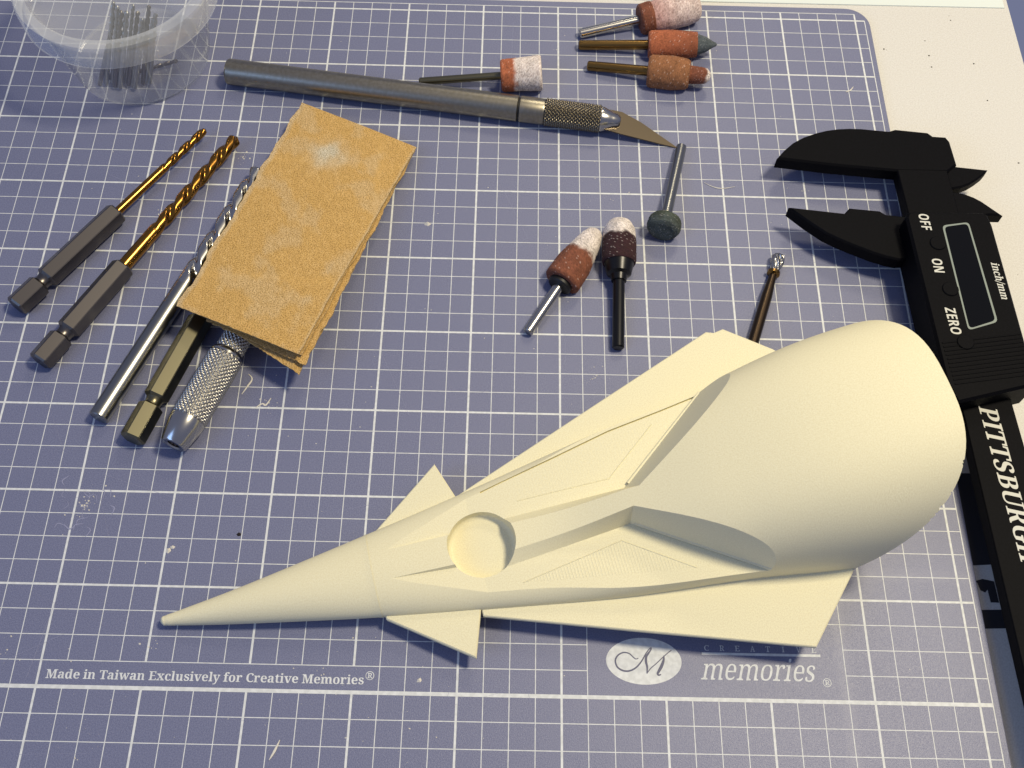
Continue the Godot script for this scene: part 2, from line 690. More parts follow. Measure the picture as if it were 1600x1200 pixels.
	# fine louvres moulded on the cut-away flanks
	for side in [1.0, -1.0]:
		var lv := MB.new()
		var amp := 0.06 if side > 0 else 0.025
		var tri_: Array = [Vector2(88.8, 12.6), Vector2(115.0, 8.6), Vector2(130.5, 19.9)] if side > 0 else [Vector2(92.6, -8.3), Vector2(116.6, -8.0), Vector2(131.5, -19.6)]
		var x: float = tri_[0].x + 0.6
		while x < tri_[2].x - 1.0:
			var ua: float = lerpf(tri_[0].y, tri_[2].y, (x - tri_[0].x) / (tri_[2].x - tri_[0].x))
			var ub: float
			if x < tri_[1].x:
				ub = lerpf(tri_[0].y, tri_[1].y, (x - tri_[0].x) / (tri_[1].x - tri_[0].x))
			else:
				ub = lerpf(tri_[1].y, tri_[2].y, (x - tri_[1].x) / (tri_[2].x - tri_[1].x))
			if side < 0:
				# the far flank shows its louvres out to the hull edge
				ua = lerpf(tri_[0].y - 5.5, tri_[2].y - 1.0, (x - tri_[0].x) / (tri_[2].x - tri_[0].x))
			var y := panel_height(x)
			var u0 := minf(ua, ub)
			var u1 := maxf(ua, ub)
			if u1 - u0 > 0.4:
				lv.quad(Vector3(x - 0.2, y - 0.03, u1), Vector3(x, y + amp, u1), Vector3(x, y + amp, u0), Vector3(x - 0.2, y - 0.03, u0))
				lv.quad(Vector3(x, y + amp, u1), Vector3(x + 0.3, y - 0.03, u1), Vector3(x + 0.3, y - 0.03, u0), Vector3(x, y + amp, u0))
			x += 0.78
		# the ledge that frames the louvred field
		for e in [[0, 1], [1, 2]]:
			var p0: Vector2 = tri_[e[0]]
			var p1: Vector2 = tri_[e[1]]
			var nrm := (p1 - p0).normalized().orthogonal() * 0.3
			var y0 := panel_height(p0.x)
			var y1 := panel_height(p1.x)
			lv.quad(Vector3(p0.x - nrm.x, y0 - 0.1, p0.y - nrm.y), Vector3(p1.x - nrm.x, y1 - 0.1, p1.y - nrm.y), Vector3(p1.x, y1 + 0.16, p1.y), Vector3(p0.x, y0 + 0.16, p0.y))
			lv.quad(Vector3(p0.x, y0 + 0.16, p0.y), Vector3(p1.x, y1 + 0.16, p1.y), Vector3(p1.x + nrm.x, y1 - 0.1, p1.y + nrm.y), Vector3(p0.x + nrm.x, y0 - 0.1, p0.y + nrm.y))
		var lo := part("louvres", lv, M.resin, t)
		lo.set_meta("kind", "stuff")
		# lip along the foot of the intake face
		var lip := MB.new()
		var a3 := Vector3(119.4, 5.1, 5.5) if side > 0 else Vector3(120.6, 5.1, -5.3)
		var b3 := Vector3(147.6, 5.5, 25.1) if side > 0 else Vector3(146.0, 5.4, -24.9)
		var d3 := (b3 - a3).normalized()
		var o3 := Vector3(-d3.z, 0, d3.x) * (1.0 if side > 0 else -1.0)
		var prof: Array = [Vector2(-0.6, 0.0), Vector2(0.25, 0.0), Vector2(0.25, 0.75), Vector2(0.0, 0.95), Vector2(-0.6, 0.95)]
		for i in prof.size() - 1:
			var q0: Vector2 = prof[i]
			var q1: Vector2 = prof[i + 1]
			lip.quad(a3 + o3 * q0.x + Vector3.UP * q0.y, b3 + o3 * q0.x + Vector3.UP * q0.y, b3 + o3 * q1.x + Vector3.UP * q1.y, a3 + o3 * q1.x + Vector3.UP * q1.y)
		part("intake_lip", lip, M.resin, t)


# ---------------------------------------------------------------- mat and table
func strip(mb: MB, a: Vector2, b: Vector2, wide: float, y: float) -> void:
	var d := (b - a).normalized()
	var s := Vector2(-d.y, d.x) * wide * 0.5
	mb.quad(Vector3(a.x - s.x, y, a.y - s.y), Vector3(a.x + s.x, y, a.y + s.y), Vector3(b.x + s.x, y, b.y + s.y), Vector3(b.x - s.x, y, b.y - s.y))


func flat_text(words: String, font: String, weight: int, where: Vector3, right: Vector3, wide: float, high: float, slant: float, m: Material, parent: Node, called := "lettering") -> void:
	# where: middle of the words (mm); right: reading direction, flat on a level face
	var tm := TextMesh.new()
	var f := SystemFont.new()
	f.font_names = PackedStringArray([font])
	f.font_weight = weight
	tm.font = f
	tm.font_size = 64
	tm.pixel_size = 0.01
	tm.depth = 0.01
	tm.curve_step = 1.0
	tm.text = words
	var box := tm.get_aabb()
	var o := MeshInstance3D.new()
	o.name = called
	o.mesh = tm
	o.material_override = m
	parent.add_child(o, true)
	var r := right.normalized()
	var upv := Vector3.UP.cross(r)
	var sx := wide / box.size.x
	var sy := high / box.size.y
	var bx := r * sx
	var by := upv * sy + r * slant * sy
	var bz := Vector3.UP * 4.0
	var bs := Basis(bx, by, bz)
	var mid := box.get_center()
	var local := Transform3D(Basis(bx * K, by * K, bz * K), (where - bs * Vector3(mid.x, mid.y, 0)) * K)
	o.transform = local


func ribbon(mb: MB, pts: Array, w0: float, w1: float, y: float) -> void:
	# calligraphic stroke that swells from w0 to w1 and back
	var s := pts.size()
	var L: Array[Vector3] = []
	var R: Array[Vector3] = []
	var cv := Curve2D.new()
	for i in s:
		var tan: Vector2 = (pts[mini(i + 1, s - 1)] - pts[maxi(i - 1, 0)]) / 6.0
		cv.add_point(pts[i], -tan, tan)
	var total := cv.get_baked_length()
	var k := 48
	for i in k + 1:
		var p := cv.sample_baked(total * i / k, true)
		var q := cv.sample_baked(minf(total * i / k + 0.05, total), true)
		var p2 := cv.sample_baked(maxf(total * i / k - 0.05, 0), true)
		var d := (q - p2).normalized()
		var wd := lerpf(w0, w1, sin(PI * i / k)) * 0.5
		var nn := Vector2(-d.y, d.x) * wd
		L.append(Vector3(p.x - nn.x, y, p.y - nn.y))
		R.append(Vector3(p.x + nn.x, y, p.y + nn.y))
	for i in k:
		mb.quad(L[i], R[i], R[i + 1], L[i + 1])


func mat_and_table() -> void:
	var mb := MB.new()
	mb.box(Vector3(-420, -22, -330), Vector3(55.5, -2.0, 140))
	var tb := part("table", mb, M.table, self)
	tb.set_meta("kind", "structure")
	mb = MB.new()
	mb.box(Vector3(-900, -760, -900), Vector3(900, -740, 600))
	part("floor", mb, M.floor, self).set_meta("kind", "structure")
	# the mat with its rounded corner
	var out: Array = [Vector2(-400, 70), Vector2(5.0, 70)]
	for i in 9:
		var a := PI * 0.5 * i / 8
		out.append(Vector2(5.0 - 8 + 8 * cos(a), -234.6 + 8 - 8 * sin(a)))
	out.append(Vector2(-400, -234.6))
	var t := thing("cutting_mat", "blue grey self healing cutting mat printed with a white inch grid", "cutting mat", Vector3(0, -2, 0))
	mb = MB.new()
	mb.prism(out, 0.0, 2.0, 0.25)
	part("sheet", mb, M.mat, t)
	# printed grid: one inch lines, quarter inch lines, and the two blank panels
	var g := MB.new()
	var y := 2.03
	var q := 6.35
	for i in range(-60, 1):
		var x := i * q
		var wide := 0.56 if i % 4 == 0 else 0.22
		var cuts: Array = []
		if i > -36 and i < -23:
			cuts = [[-q, 0.0]]
		if i > -15 and i < -5:
			cuts = [[-3 * q, 0.0]]
		var z0 := -231.7
		for c in cuts:
			strip(g, Vector2(x, z0), Vector2(x, c[0]), wide, y)
			z0 = c[1]
		strip(g, Vector2(x, z0), Vector2(x, 66), wide, y)
	strip(g, Vector2(3.2, -228.6), Vector2(3.2, 66), 0.28, y)
	for j in range(-36, 11):
		var z := j * q
		var wide := 0.22
		if j % 4 == 0:
			wide = 0.56
		if j == 0:
			wide = 0.95
		if j == -1 or j == -2:
			strip(g, Vector2(-380, z), Vector2(-15 * q, z), wide, y + 0.01)
			strip(g, Vector2(-5 * q, z), Vector2(3.2, z), wide, y + 0.01)
		else:
			strip(g, Vector2(-380, z), Vector2(3.2, z), wide, y + 0.01)
	strip(g, Vector2(-380, -231.7), Vector2(0, -231.7), 0.28, y + 0.01)
	part("printed_grid", g, M.print, t)
	flat_text("Made in Taiwan Exclusively for Creative Memories", "Droid Serif", 700, Vector3(-188.2, 2.03, -2.75), Vector3.RIGHT, 77.0, 3.0, 0.0, M.print, t)
	flat_text("®", "Droid Serif", 400, Vector3(-148.3, 2.03, -4.1), Vector3.RIGHT, 2.1, 2.1, 0.0, M.print, t)
	flat_text("memories", "Droid Serif", 400, Vector3(-53.0, 2.03, -7.5), Vector3.RIGHT, 27.6, 5.6, 0.26, M.print, t)
	flat_text("®", "Droid Serif", 400, Vector3(-36.6, 2.03, -4.6), Vector3.RIGHT, 2.1, 2.1, 0.0, M.print, t)
	var word := "CREATIVE"
	for i in 8:
		flat_text(word[i], "Droid Serif", 400, Vector3(-65.6 + i * 3.8, 2.03, -12.55), Vector3.RIGHT, 1.15 if word[i] != "I" else 0.6, 1.35, 0.0, M.print, t)
	mb = MB.new()
	strip(mb, Vector2(-66.9, -11.15), Vector2(-37.5, -11.15), 0.62, y)
	part("printed_bar", mb, M.print, t)
	mb = MB.new()
	for i in 64:
		var a0 := TAU * i / 64
		var a1 := TAU * (i + 1) / 64
		mb.face(Vector3(-81.3, y, -9.0), Vector3(-81.3 + 9.3 * cos(a1), y, -9.0 + 5.75 * sin(a1)), Vector3(-81.3 + 9.3 * cos(a0), y, -9.0 + 5.75 * sin(a0)))
	var em := part("printed_emblem", mb, M.print, t)
	mb = MB.new()
	var yy := y + 0.03
	ribbon(mb, [Vector2(-82.63, -9.7), Vector2(-83.23, -9.42), Vector2(-83.93, -9.94), Vector2(-84.85, -10.76), Vector2(-86.24, -11.0), Vector2(-87.63, -10.28), Vector2(-88.33, -8.98), Vector2(-87.87, -7.4), Vector2(-86.48, -6.54), Vector2(-84.85, -6.54), Vector2(-83.23, -7.4), Vector2(-81.84, -8.98), Vector2(-80.68, -10.9), Vector2(-79.75, -12.06), Vector2(-79.29, -12.34)], 0.22, 0.42, yy)
	ribbon(mb, [Vector2(-79.29, -12.34), Vector2(-79.52, -11.72), Vector2(-80.22, -10.76), Vector2(-80.68, -10.04), Vector2(-80.77, -8.84), Vector2(-80.54, -7.4), Vector2(-80.68, -5.96)], 0.2, 0.6, yy + 0.01)
	ribbon(mb, [Vector2(-80.68, -5.96), Vector2(-79.75, -7.16), Vector2(-78.36, -8.36), Vector2(-76.51, -10.04), Vector2(-75.12, -11.24), Vector2(-74.38, -11.77)], 0.22, 0.24, yy + 0.02)
	ribbon(mb, [Vector2(-76.28, -10.42), Vector2(-76.42, -9.32), Vector2(-76.97, -7.88), Vector2(-77.67, -6.68), Vector2(-78.04, -5.96), Vector2(-77.76, -5.62), Vector2(-77.21, -5.82)], 0.25, 0.75, yy + 0.03)
	part("script_letter", mb, M.ink, em)
	# knife scores and rubbed scuffs in the vinyl
	mb = MB.new()
	var rng := RandomNumberGenerator.new()
	rng.seed = 404
	for i in 70:
		var p := Vector2(rng.randf_range(-260, 0), rng.randf_range(-228, 30))
		var a := rng.randf_range(-0.5, 0.5) + (PI / 2 if rng.randf() < 0.4 else 0.0)
		var l := rng.randf_range(3, 26)
		strip(mb, p, p + Vector2(cos(a), sin(a)) * l, rng.randf_range(0.04, 0.10), y + 0.015)
	for i in 16:
		var c := Vector2(-226 + rng.randf_range(-7, 7), -46 + rng.randf_range(-7, 7))
		var a := rng.randf() * TAU
		ribbon(mb, [c, c + Vector2(cos(a), sin(a)) * 1.6, c + Vector2(cos(a + 0.8), sin(a + 0.8)) * 3.0], 0.05, rng.randf_range(0.15, 0.4), y + 0.02 + i * 0.0005)
	part("score_marks", mb, M.scratch, t)
	# a pale sheet behind the mat and dark print on the table beside it
	mb = MB.new()
	mb.prism([Vector2(-150, -300), Vector2(54, -300), Vector2(54, -238.5), Vector2(-60, -238.0), Vector2(-150, -239.5)], -2.0, -1.6, 0.05)
	tag(part("paper_sheet", mb, M.paper, self), "pale sheet of paper lying on the table behind the cutting mat", "paper")
	mb = MB.new()
	mb.prism([Vector2(5.6, -62), Vector2(13, -62), Vector2(14.5, -36.6), Vector2(5.6, -36.0)], -2.0, -1.9, 0.02)
	mb.prism([Vector2(5.6, -31.4), Vector2(6.0, -31.4), Vector2(6.4, -29.4), Vector2(7.6, -28.8), Vector2(8.3, -29.6), Vector2(8.5, -26.2), Vector2(10.6, -26.2), Vector2(10.4, -31.8), Vector2(7.5, -32.4), Vector2(5.6, -31.8)], -2.0, -1.9, 0.02)
	mb.prism([Vector2(5.6, -24.2), Vector2(13, -24.4), Vector2(13, -19.6), Vector2(5.6, -19.4)], -2.0, -1.9, 0.02)
	tag(part("printed_label", mb, M.black_print, self), "black block print on the table beneath the caliper beam", "label")


# ---------------------------------------------------------------- turned and twisted tools
func drill_rows(x0: float, x1: float, r: float, pitch: float, rows: int, seg: int, deep: float) -> Array:
	var P := []
	for i in rows + 1:
		var x := lerpf(x0, x1, float(i) / rows)
		var row := PackedVector3Array()
		var fade := clampf((x - x0) / (r * 2.5), 0.0, 1.0)
		var tipk := clampf((x1 - x) / (r * 0.75), 0.0, 1.0)
		for j in seg:
			var a := TAU * j / seg
			var ph := fposmod(a - TAU * x / pitch, PI) / PI
			var d := absf(ph - 0.5) * 2.0
			var g := smoothstep(0.62, 0.05, d)
			var rr := r * (1.0 - deep * g * fade) * maxf(tipk, 0.02)
			row.append(Vector3(x, rr * sin(a), rr * cos(a)))
		P.append(row)
	return P


func hex_shank(parent: Node, x0: float, xg: float, x1: float, across: float, m: Material, roll := 0.0) -> void:
	# quick-change shank: end block, turned groove, long hexagon
	var r := across / 2.0 / cos(PI / 6.0)
	var ch := 0.5
	var mb := MB.new()
	mb.lathe([Vector2(x0, 0.0), Vector2(x0, r - ch), Vector2(x0 + ch, r), Vector2(xg - 1.6, r), Vector2(xg - 0.9, r * 0.72)], 12, true, PI / 6 + roll, false, 0.045)
	part("shank_end", mb, m, parent)
	mb = MB.new()
	mb.lathe([Vector2(xg - 1.0, r * 0.66), Vector2(xg - 0.3, r * 0.62), Vector2(xg + 0.5, r * 0.66), Vector2(xg + 1.1, r * 0.72)], 28)
	part("groove", mb, m, parent)
	mb = MB.new()
	mb.lathe([Vector2(xg + 0.9, r * 0.72), Vector2(xg + 1.7, r), Vector2(x1 - ch, r), Vector2(x1, r - ch), Vector2(x1, 0.0)], 12, true, PI / 6 + roll, false, 0.045)
	part("hex_shank", mb, m, parent)


func gold_bit(a: Vector3, b: Vector3, groove: float, neck: float, r: float, flutes: float, label: String) -> void:
	var t := thing("hex_drill_bit", label, "drill bit", a, along(a, b), "gold drill bits on the mat")
	var len_ := (b - a).length()
	hex_shank(t, 0.0, groove, neck, 6.0, M.gunmetal, 0.2)
	var mb := MB.new()
	mb.lathe([Vector2(neck - 0.5, r), Vector2(flutes, r)], 32)
	part("bit_body", mb, M.gold, t)
	mb = MB.new()
	mb.grid(drill_rows(flutes, len_, r, r * 8.5, 150, 40, 0.42), true)
	part("flutes", mb, M.gold, t)


func knurl(x0: float, x1: float, r: float, around: int, pitch: float, deep: float, r2 := -1.0) -> Array:
	var P := []
	var rows := int((x1 - x0) / pitch * 7.0)
	var seg := around * 7
	for i in rows + 1:
		var x := lerpf(x0, x1, float(i) / rows)
		var base := r if r2 < 0 else lerpf(r, r2, float(i) / rows)
		var e := minf(minf(x - x0, x1 - x) / 0.5, 1.0)
		var row := PackedVector3Array()
		for j in seg:
			var a := TAU * j / seg
			var p := a * around / TAU + x / pitch
			var q := a * around / TAU - x / pitch
			var h := minf(absf(p - roundf(p)), absf(q - roundf(q))) * 2.0
			var rr := base - deep + deep * h * 1.6 * e
			row.append(Vector3(x, rr * sin(a), rr * cos(a)))
		P.append(row)
	return P


func stone_rows(prof: Array, rows: int, seg: int, rough: float, seed_: float, paint: Callable) -> Array:
	# a turned grinding stone with a grainy skin; paint(t, x, grain) gives its colour
	var total := 0.0
	for i in prof.size() - 1:
		total += prof[i].distance_to(prof[i + 1])
	var P := []
	var C := []
	for i in rows + 1:
		var d := total * i / rows
		var k := 0
		while k < prof.size() - 2 and d > prof[k].distance_to(prof[k + 1]):
			d -= prof[k].distance_to(prof[k + 1])
			k += 1
		var p: Vector2 = prof[k].lerp(prof[k + 1], clampf(d / maxf(prof[k].distance_to(prof[k + 1]), 1e-6), 0, 1))
		var row := PackedVector3Array()
		var crow := PackedColorArray()
		for j in seg:
			var a := TAU * j / seg
			var pt := Vector3(p.x, p.y * sin(a), p.y * cos(a))
			var g := rough_noise.get_noise_3d(pt.x * 4.2 + seed_ * 7.0, pt.y * 4.2, pt.z * 4.2)
			var g2 := blotch.get_noise_3d(pt.x * 3.0 + seed_, pt.y * 3.0, pt.z * 3.0)
			var rr := p.y + rough * g * minf(p.y, 1.0)
			row.append(Vector3(p.x + rough * 0.5 * g2, rr * sin(a), rr * cos(a)))
			crow.append(paint.call(p.x + g2 * 1.4, g, g2))
		P.append(row)
		C.append(crow)
	return [P, C]


func lin(c: Color) -> Color:
	return c.srgb_to_linear()


func stone_part(called: String, prof: Array, rough: float, seed_: float, paint: Callable, parent: Node) -> void:
	var mb := MB.new()
	var d := stone_rows(prof, 104, 88, rough, seed_, paint)
	mb.grid(d[0], true, d[1])
	part(called, mb, M.stone, parent)


func rod(called: String, x0: float, x1: float, r: float, m: Material, parent: Node, ch := 0.35) -> void:
	var mb := MB.new()
	mb.lathe([Vector2(x0, 0), Vector2(x0, r - ch), Vector2(x0 + ch, r), Vector2(x1 - ch, r), Vector2(x1, r - ch), Vector2(x1, 0)], 32)
	part(called, mb, m, parent)


func grinding_stones() -> void:
	var orange := lin(Color(0.66, 0.38, 0.25))
	var brick := lin(Color(0.47, 0.28, 0.20))
	var pale := lin(Color(0.84, 0.80, 0.76))
	var pink := lin(Color(0.72, 0.56, 0.52))
	var maroon := lin(Color(0.20, 0.11, 0.12))
	var grey := lin(Color(0.30, 0.33, 0.34))
	var green := lin(Color(0.24, 0.27, 0.22))
	var rust := lin(Color(0.55, 0.37, 0.24))
	var dust := func(base: Color, over: Color, from: float, wide: float, amount: float) -> Callable:
		return func(x: float, g: float, g2: float) -> Color:
			var k := smoothstep(from - wide, from + wide, x)
			k = clampf(k * amount + g * 0.45 * k, 0.0, 1.0)
			var c := base.lerp(over, k)
			# odd grains: dark pits and pale flecks
			if g > 0.5:
				c = c.lerp(pale, 0.3)
			return c * clampf(1.0 + 0.7 * g + 0.35 * g2, 0.3, 1.5)
	# the stone whose shank runs behind the knife
	var a := Vector3(-147, 1.7, -194.8)
	var b := Vector3(-107.4, 5.4, -196.3)
	var t := thing("grinding_stone", "flared orange and white grinding stone whose shank passes behind the knife handle", "grinding stone", a, along(a, b), "mounted grinding stones")
	rod("shank", 0, 27.2, 1.25, M.dull_steel, t)
	stone_part("stone", [Vector2(26.8, 0), Vector2(26.8, 4.7), Vector2(27.4, 5.1), Vector2(33, 5.2), Vector2(39.2, 5.6), Vector2(39.9, 5.3), Vector2(40.0, 0)], 0.16, 3.0, dust.call(orange, pale, 31.6, 0.9, 0.95), t)
	a = Vector3(-94.6, 1.7, -217.8)
	b = Vector3(-54.5, 5.4, -227.9)
	t = thing("grinding_stone", "pale dusty grinding stone with a brown ring, rearmost on the mat", "grinding stone", a, along(a, b), "mounted grinding stones")
	rod("shank", 0, 21.5, 1.6, M.bright_steel, t)
	stone_part("collar", [Vector2(20.8, 0), Vector2(20.8, 4.3), Vector2(21.4, 5.0), Vector2(24.2, 5.3), Vector2(25.2, 5.2), Vector2(25.2, 0)], 0.14, 9.0, dust.call(brick, pink, 40.0, 1.0, 0.2), t)
	stone_part("stone", [Vector2(25.0, 0), Vector2(25.0, 5.0), Vector2(30.0, 5.5), Vector2(37.0, 5.3), Vector2(40.5, 4.6), Vector2(41.5, 3.4), Vector2(41.8, 0)], 0.18, 13.0, dust.call(pink, pale, 30.0, 6.0, 0.6), t)
	a = Vector3(-94.9, 1.7, -212.6)
	b = Vector3(-49.9, 5.0, -211.0)
	t = thing("grinding_stone", "orange grinding stone with a dark grey pointed tip", "grinding stone", a, along(a, b), "mounted grinding stones")
	rod("shank", 0, 24, 1.6, M.brass, t)
	stone_part("stone", [Vector2(23.0, 0), Vector2(23.0, 4.0), Vector2(23.8, 4.6), Vector2(31, 4.7), Vector2(39.0, 4.0), Vector2(39.3, 0)], 0.16, 17.0, dust.call(orange, brick, 30.0, 8.0, 0.5), t)
	stone_part("tip", [Vector2(39.0, 0), Vector2(39.0, 3.4), Vector2(42.0, 2.4), Vector2(44.2, 1.0), Vector2(45.2, 0.6), Vector2(45.6, 0)], 0.1, 19.0, dust.call(grey, pale, 60.0, 2.0, 0.2), t)
	a = Vector3(-92.1, 1.7, -203.5)
	b = Vector3(-52.7, 5.3, -196.6)
	t = thing("grinding_stone", "rusty brown grinding stone stepped down to a narrow neck", "grinding stone", a, along(a, b), "mounted grinding stones")
	rod("shank", 0, 20.5, 1.6, M.brass, t)
	stone_part("stone", [Vector2(20.0, 0), Vector2(20.0, 4.6), Vector2(20.8, 5.2), Vector2(28, 5.4), Vector2(32.4, 4.8), Vector2(33.4, 4.2), Vector2(33.6, 0)], 0.2, 27.0, dust.call(rust, pale, 45.0, 8.0, 0.6), t)
	stone_part("neck", [Vector2(33.2, 0), Vector2(33.2, 2.9), Vector2(37.6, 2.6), Vector2(38.9, 2.3), Vector2(40.0, 1.2), Vector2(40.2, 0)], 0.14, 29.0, dust.call(brick, pale, 38.9, 0.6, 0.9), t)
	a = Vector3(-110.9, 1.7, -101.1)
	b = Vector3(-90.7, 4.6, -135.1)
	t = thing("grinding_stone", "brown tapered grinding stone with white powdered tip on a bright shank", "grinding stone", a, along(a, b), "mounted grinding stones")
	rod("shank", 0, 19, 1.6, M.bright_steel, t)
	rod("collar", 17.4, 19.4, 3.6, M.collar, t)
	stone_part("stone", [Vector2(18.9, 0), Vector2(18.9, 4.9), Vector2(19.6, 5.5), Vector2(26, 5.3), Vector2(31.5, 4.3), Vector2(36, 3.4), Vector2(38.6, 2.4), Vector2(39.6, 1.2), Vector2(39.9, 0)], 0.2, 37.0, dust.call(brick, pale, 29.8, 0.9, 0.98), t)
	a = Vector3(-85.2, 1.8, -96.5)
	b = Vector3(-83.9, 5.1, -138.3)
	t = thing("grinding_stone", "dark maroon grinding stone with white powdered tip on a black shank", "grinding stone", a, along(a, b), "mounted grinding stones")
	rod("shank", 0, 25, 1.75, M.black_shank, t)
	var mb := MB.new()
	mb.lathe([Vector2(21.6, 0), Vector2(21.6, 2.2), Vector2(23.4, 2.5), Vector2(24.0, 3.6), Vector2(27.5, 4.4), Vector2(27.9, 4.2), Vector2(27.9, 0)], 40)
	part("collar", mb, M.black_shank, t)
	stone_part("stone", [Vector2(27.4, 0), Vector2(27.4, 4.7), Vector2(28.2, 5.0), Vector2(34.5, 5.0), Vector2(39, 4.6), Vector2(41.2, 3.4), Vector2(42.2, 1.8), Vector2(42.6, 0)], 0.22, 43.0, dust.call(maroon, pale, 36.0, 0.7, 1.0), t)
	a = Vector3(-63.0, 1.7, -170.4)
	b = Vector3(-71.3, 4.8, -134.2)
	t = thing("grinding_stone", "grey green mushroom grinding wheel with its shank at the knife point", "grinding stone", a, along(a, b), "mounted grinding stones")
	rod("shank", 0, 32, 1.6, M.steel, t)
	stone_part("stone", [Vector2(31.6, 0), Vector2(31.6, 3.8), Vector2(32.3, 4.9), Vector2(34.4, 5.1), Vector2(35.8, 4.4), Vector2(36.3, 3.2), Vector2(36.5, 0)], 0.22, 47.0, dust.call(green, grey, 34.0, 3.0, 0.6), t)


func burr() -> void:
	var a := Vector3(-47.6, 1.7, -97.0)
	var b := Vector3(-36.3, 1.7, -129.9)
	var t := thing("carbide_burr", "dark steel burr with a bright fluted head poking out behind the fin", "burr", a, along(a, b))
	var len_ := (b - a).length()
	var mb := MB.new()
	mb.lathe([Vector2(0, 0), Vector2(0, 1.3), Vector2(0.4, 1.6), Vector2(19.0, 1.6), Vector2(26.6, 1.1), Vector2(27.4, 1.1)], 32)
	part("shank", mb, M.dark_shank, t)
	mb = MB.new()
	mb.lathe([Vector2(27.0, 1.1), Vector2(27.3, 1.9), Vector2(28.2, 1.9), Vector2(28.5, 1.3)], 32)
	part("collar", mb, M.brass, t)
	var P := []
	for i in 41:
		var k := float(i) / 40
		var x := lerpf(28.2, len_, k)
		var base := 1.25 + 0.85 * smoothstep(0.0, 0.6, k)
		if k > 0.8:
			base *= sqrt(maxf(1.0 - pow((k - 0.8) / 0.2, 2.0), 0.0)) + 0.001
		var row := PackedVector3Array()
		for j in 60:
			var an := TAU * j / 60
			var ph := fposmod(an * 8.0 / TAU - x / 2.6, 1.0)
			var rr := base * (0.8 + 0.2 * ph)
			row.append(Vector3(x, rr * sin(an), rr * cos(an)))
		P.append(row)
	mb.v.clear()
	mb.n.clear()
	mb.c.clear()
	mb.grid(P, true)
	part("cutting_head", mb, M.bright_steel, t)


func drills() -> void:
	gold_bit(Vector3(-256.2, 3.3, -104.9), Vector3(-212.3, 3.3, -171.5), 10.5, 40.5, 1.3, 60.0, "slim gold twist drill bit with a dark hexagonal shank")
	gold_bit(Vector3(-245.6, 3.3, -87.2), Vector3(-202.1, 3.3, -168.7), 10.5, 36.5, 2.0, 50.5, "thicker gold twist drill bit with a dark hexagonal shank beside the silver drill")
	# large silver drill under the sandpaper
	var a := Vector3(-226.4, 2.9, -70.6)
	var b := Vector3(-193.2, 2.9, -157.0)
	var t := thing("silver_drill_bit", "long silver drill bit with round shank half under the sandpaper", "drill bit", a, along(a, b))
	rod("shank", 0, 46.5, 2.75, M.steel, t)
	var mb := MB.new()
	mb.grid(drill_rows(45.5, (b - a).length(), 2.75, 21.0, 170, 44, 0.45), true)
	part("flutes", mb, M.bright_steel, t)
	# brown hexagonal shank under the sandpaper
	a = Vector3(-216.0, 3.3, -64.2)
	b = Vector3(-192.0, 3.3, -137.0)
	t = thing("hex_drill_bit", "dull brown hexagonal drill shank between silver drill and knurled chuck", "drill bit", a, along(a, b))
	hex_shank(t, 0.0, 12.0, 40.0, 6.0, M.dull_steel, 0.22)
	rod("bit_body", 39.5, 75.0, 1.5, M.gold, t)
	# knurled pin vise
	a = Vector3(-204.4, 4.9, -62.2)
	b = Vector3(-183.0, 4.9, -119.0)
	t = thing("pin_vise", "bright knurled steel pin vise with a tapered chuck, under the sandpaper", "pin vise", a, along(a, b))
	mb = MB.new()
	mb.lathe([Vector2(3.0, 1.5), Vector2(0.3, 1.7), Vector2(0.0, 2.2), Vector2(0.0, 3.2), Vector2(0.4, 3.6), Vector2(6.4, 4.75), Vector2(8.0, 4.8), Vector2(8.4, 4.3)], 48)
	part("chuck_nose", mb, M.bright_steel, t)
	mb = MB.new()
	for k in 4:
		var an := TAU * k / 4 + 0.4
		mb.lathe([Vector2(0.4, 0.0), Vector2(0.4, 0.45), Vector2(3.0, 0.5)], 12)
		for i in range(mb.v.size() - 12 * 6 * 2, mb.v.size()):
			mb.v[i] += Vector3(0, sin(an), cos(an)) * 0.0007
	part("collet_jaws", mb, M.brass, t)
	mb = MB.new()
	mb.grid(knurl(8.3, 29.0, 4.85, 22, 1.35, 0.55), true)
	part("knurled_sleeve", mb, M.knurled, t)
	mb = MB.new()
	mb.lathe([Vector2(28.8, 4.5), Vector2(29.4, 4.6), Vector2(30.4, 4.1), Vector2(30.8, 3.7)], 48)
	part("shoulder", mb, M.bright_steel, t)
	mb = MB.new()
	mb.grid(knurl(30.6, 60.0, 3.95, 18, 1.35, 0.5), true)
	part("knurled_handle", mb, M.knurled, t)


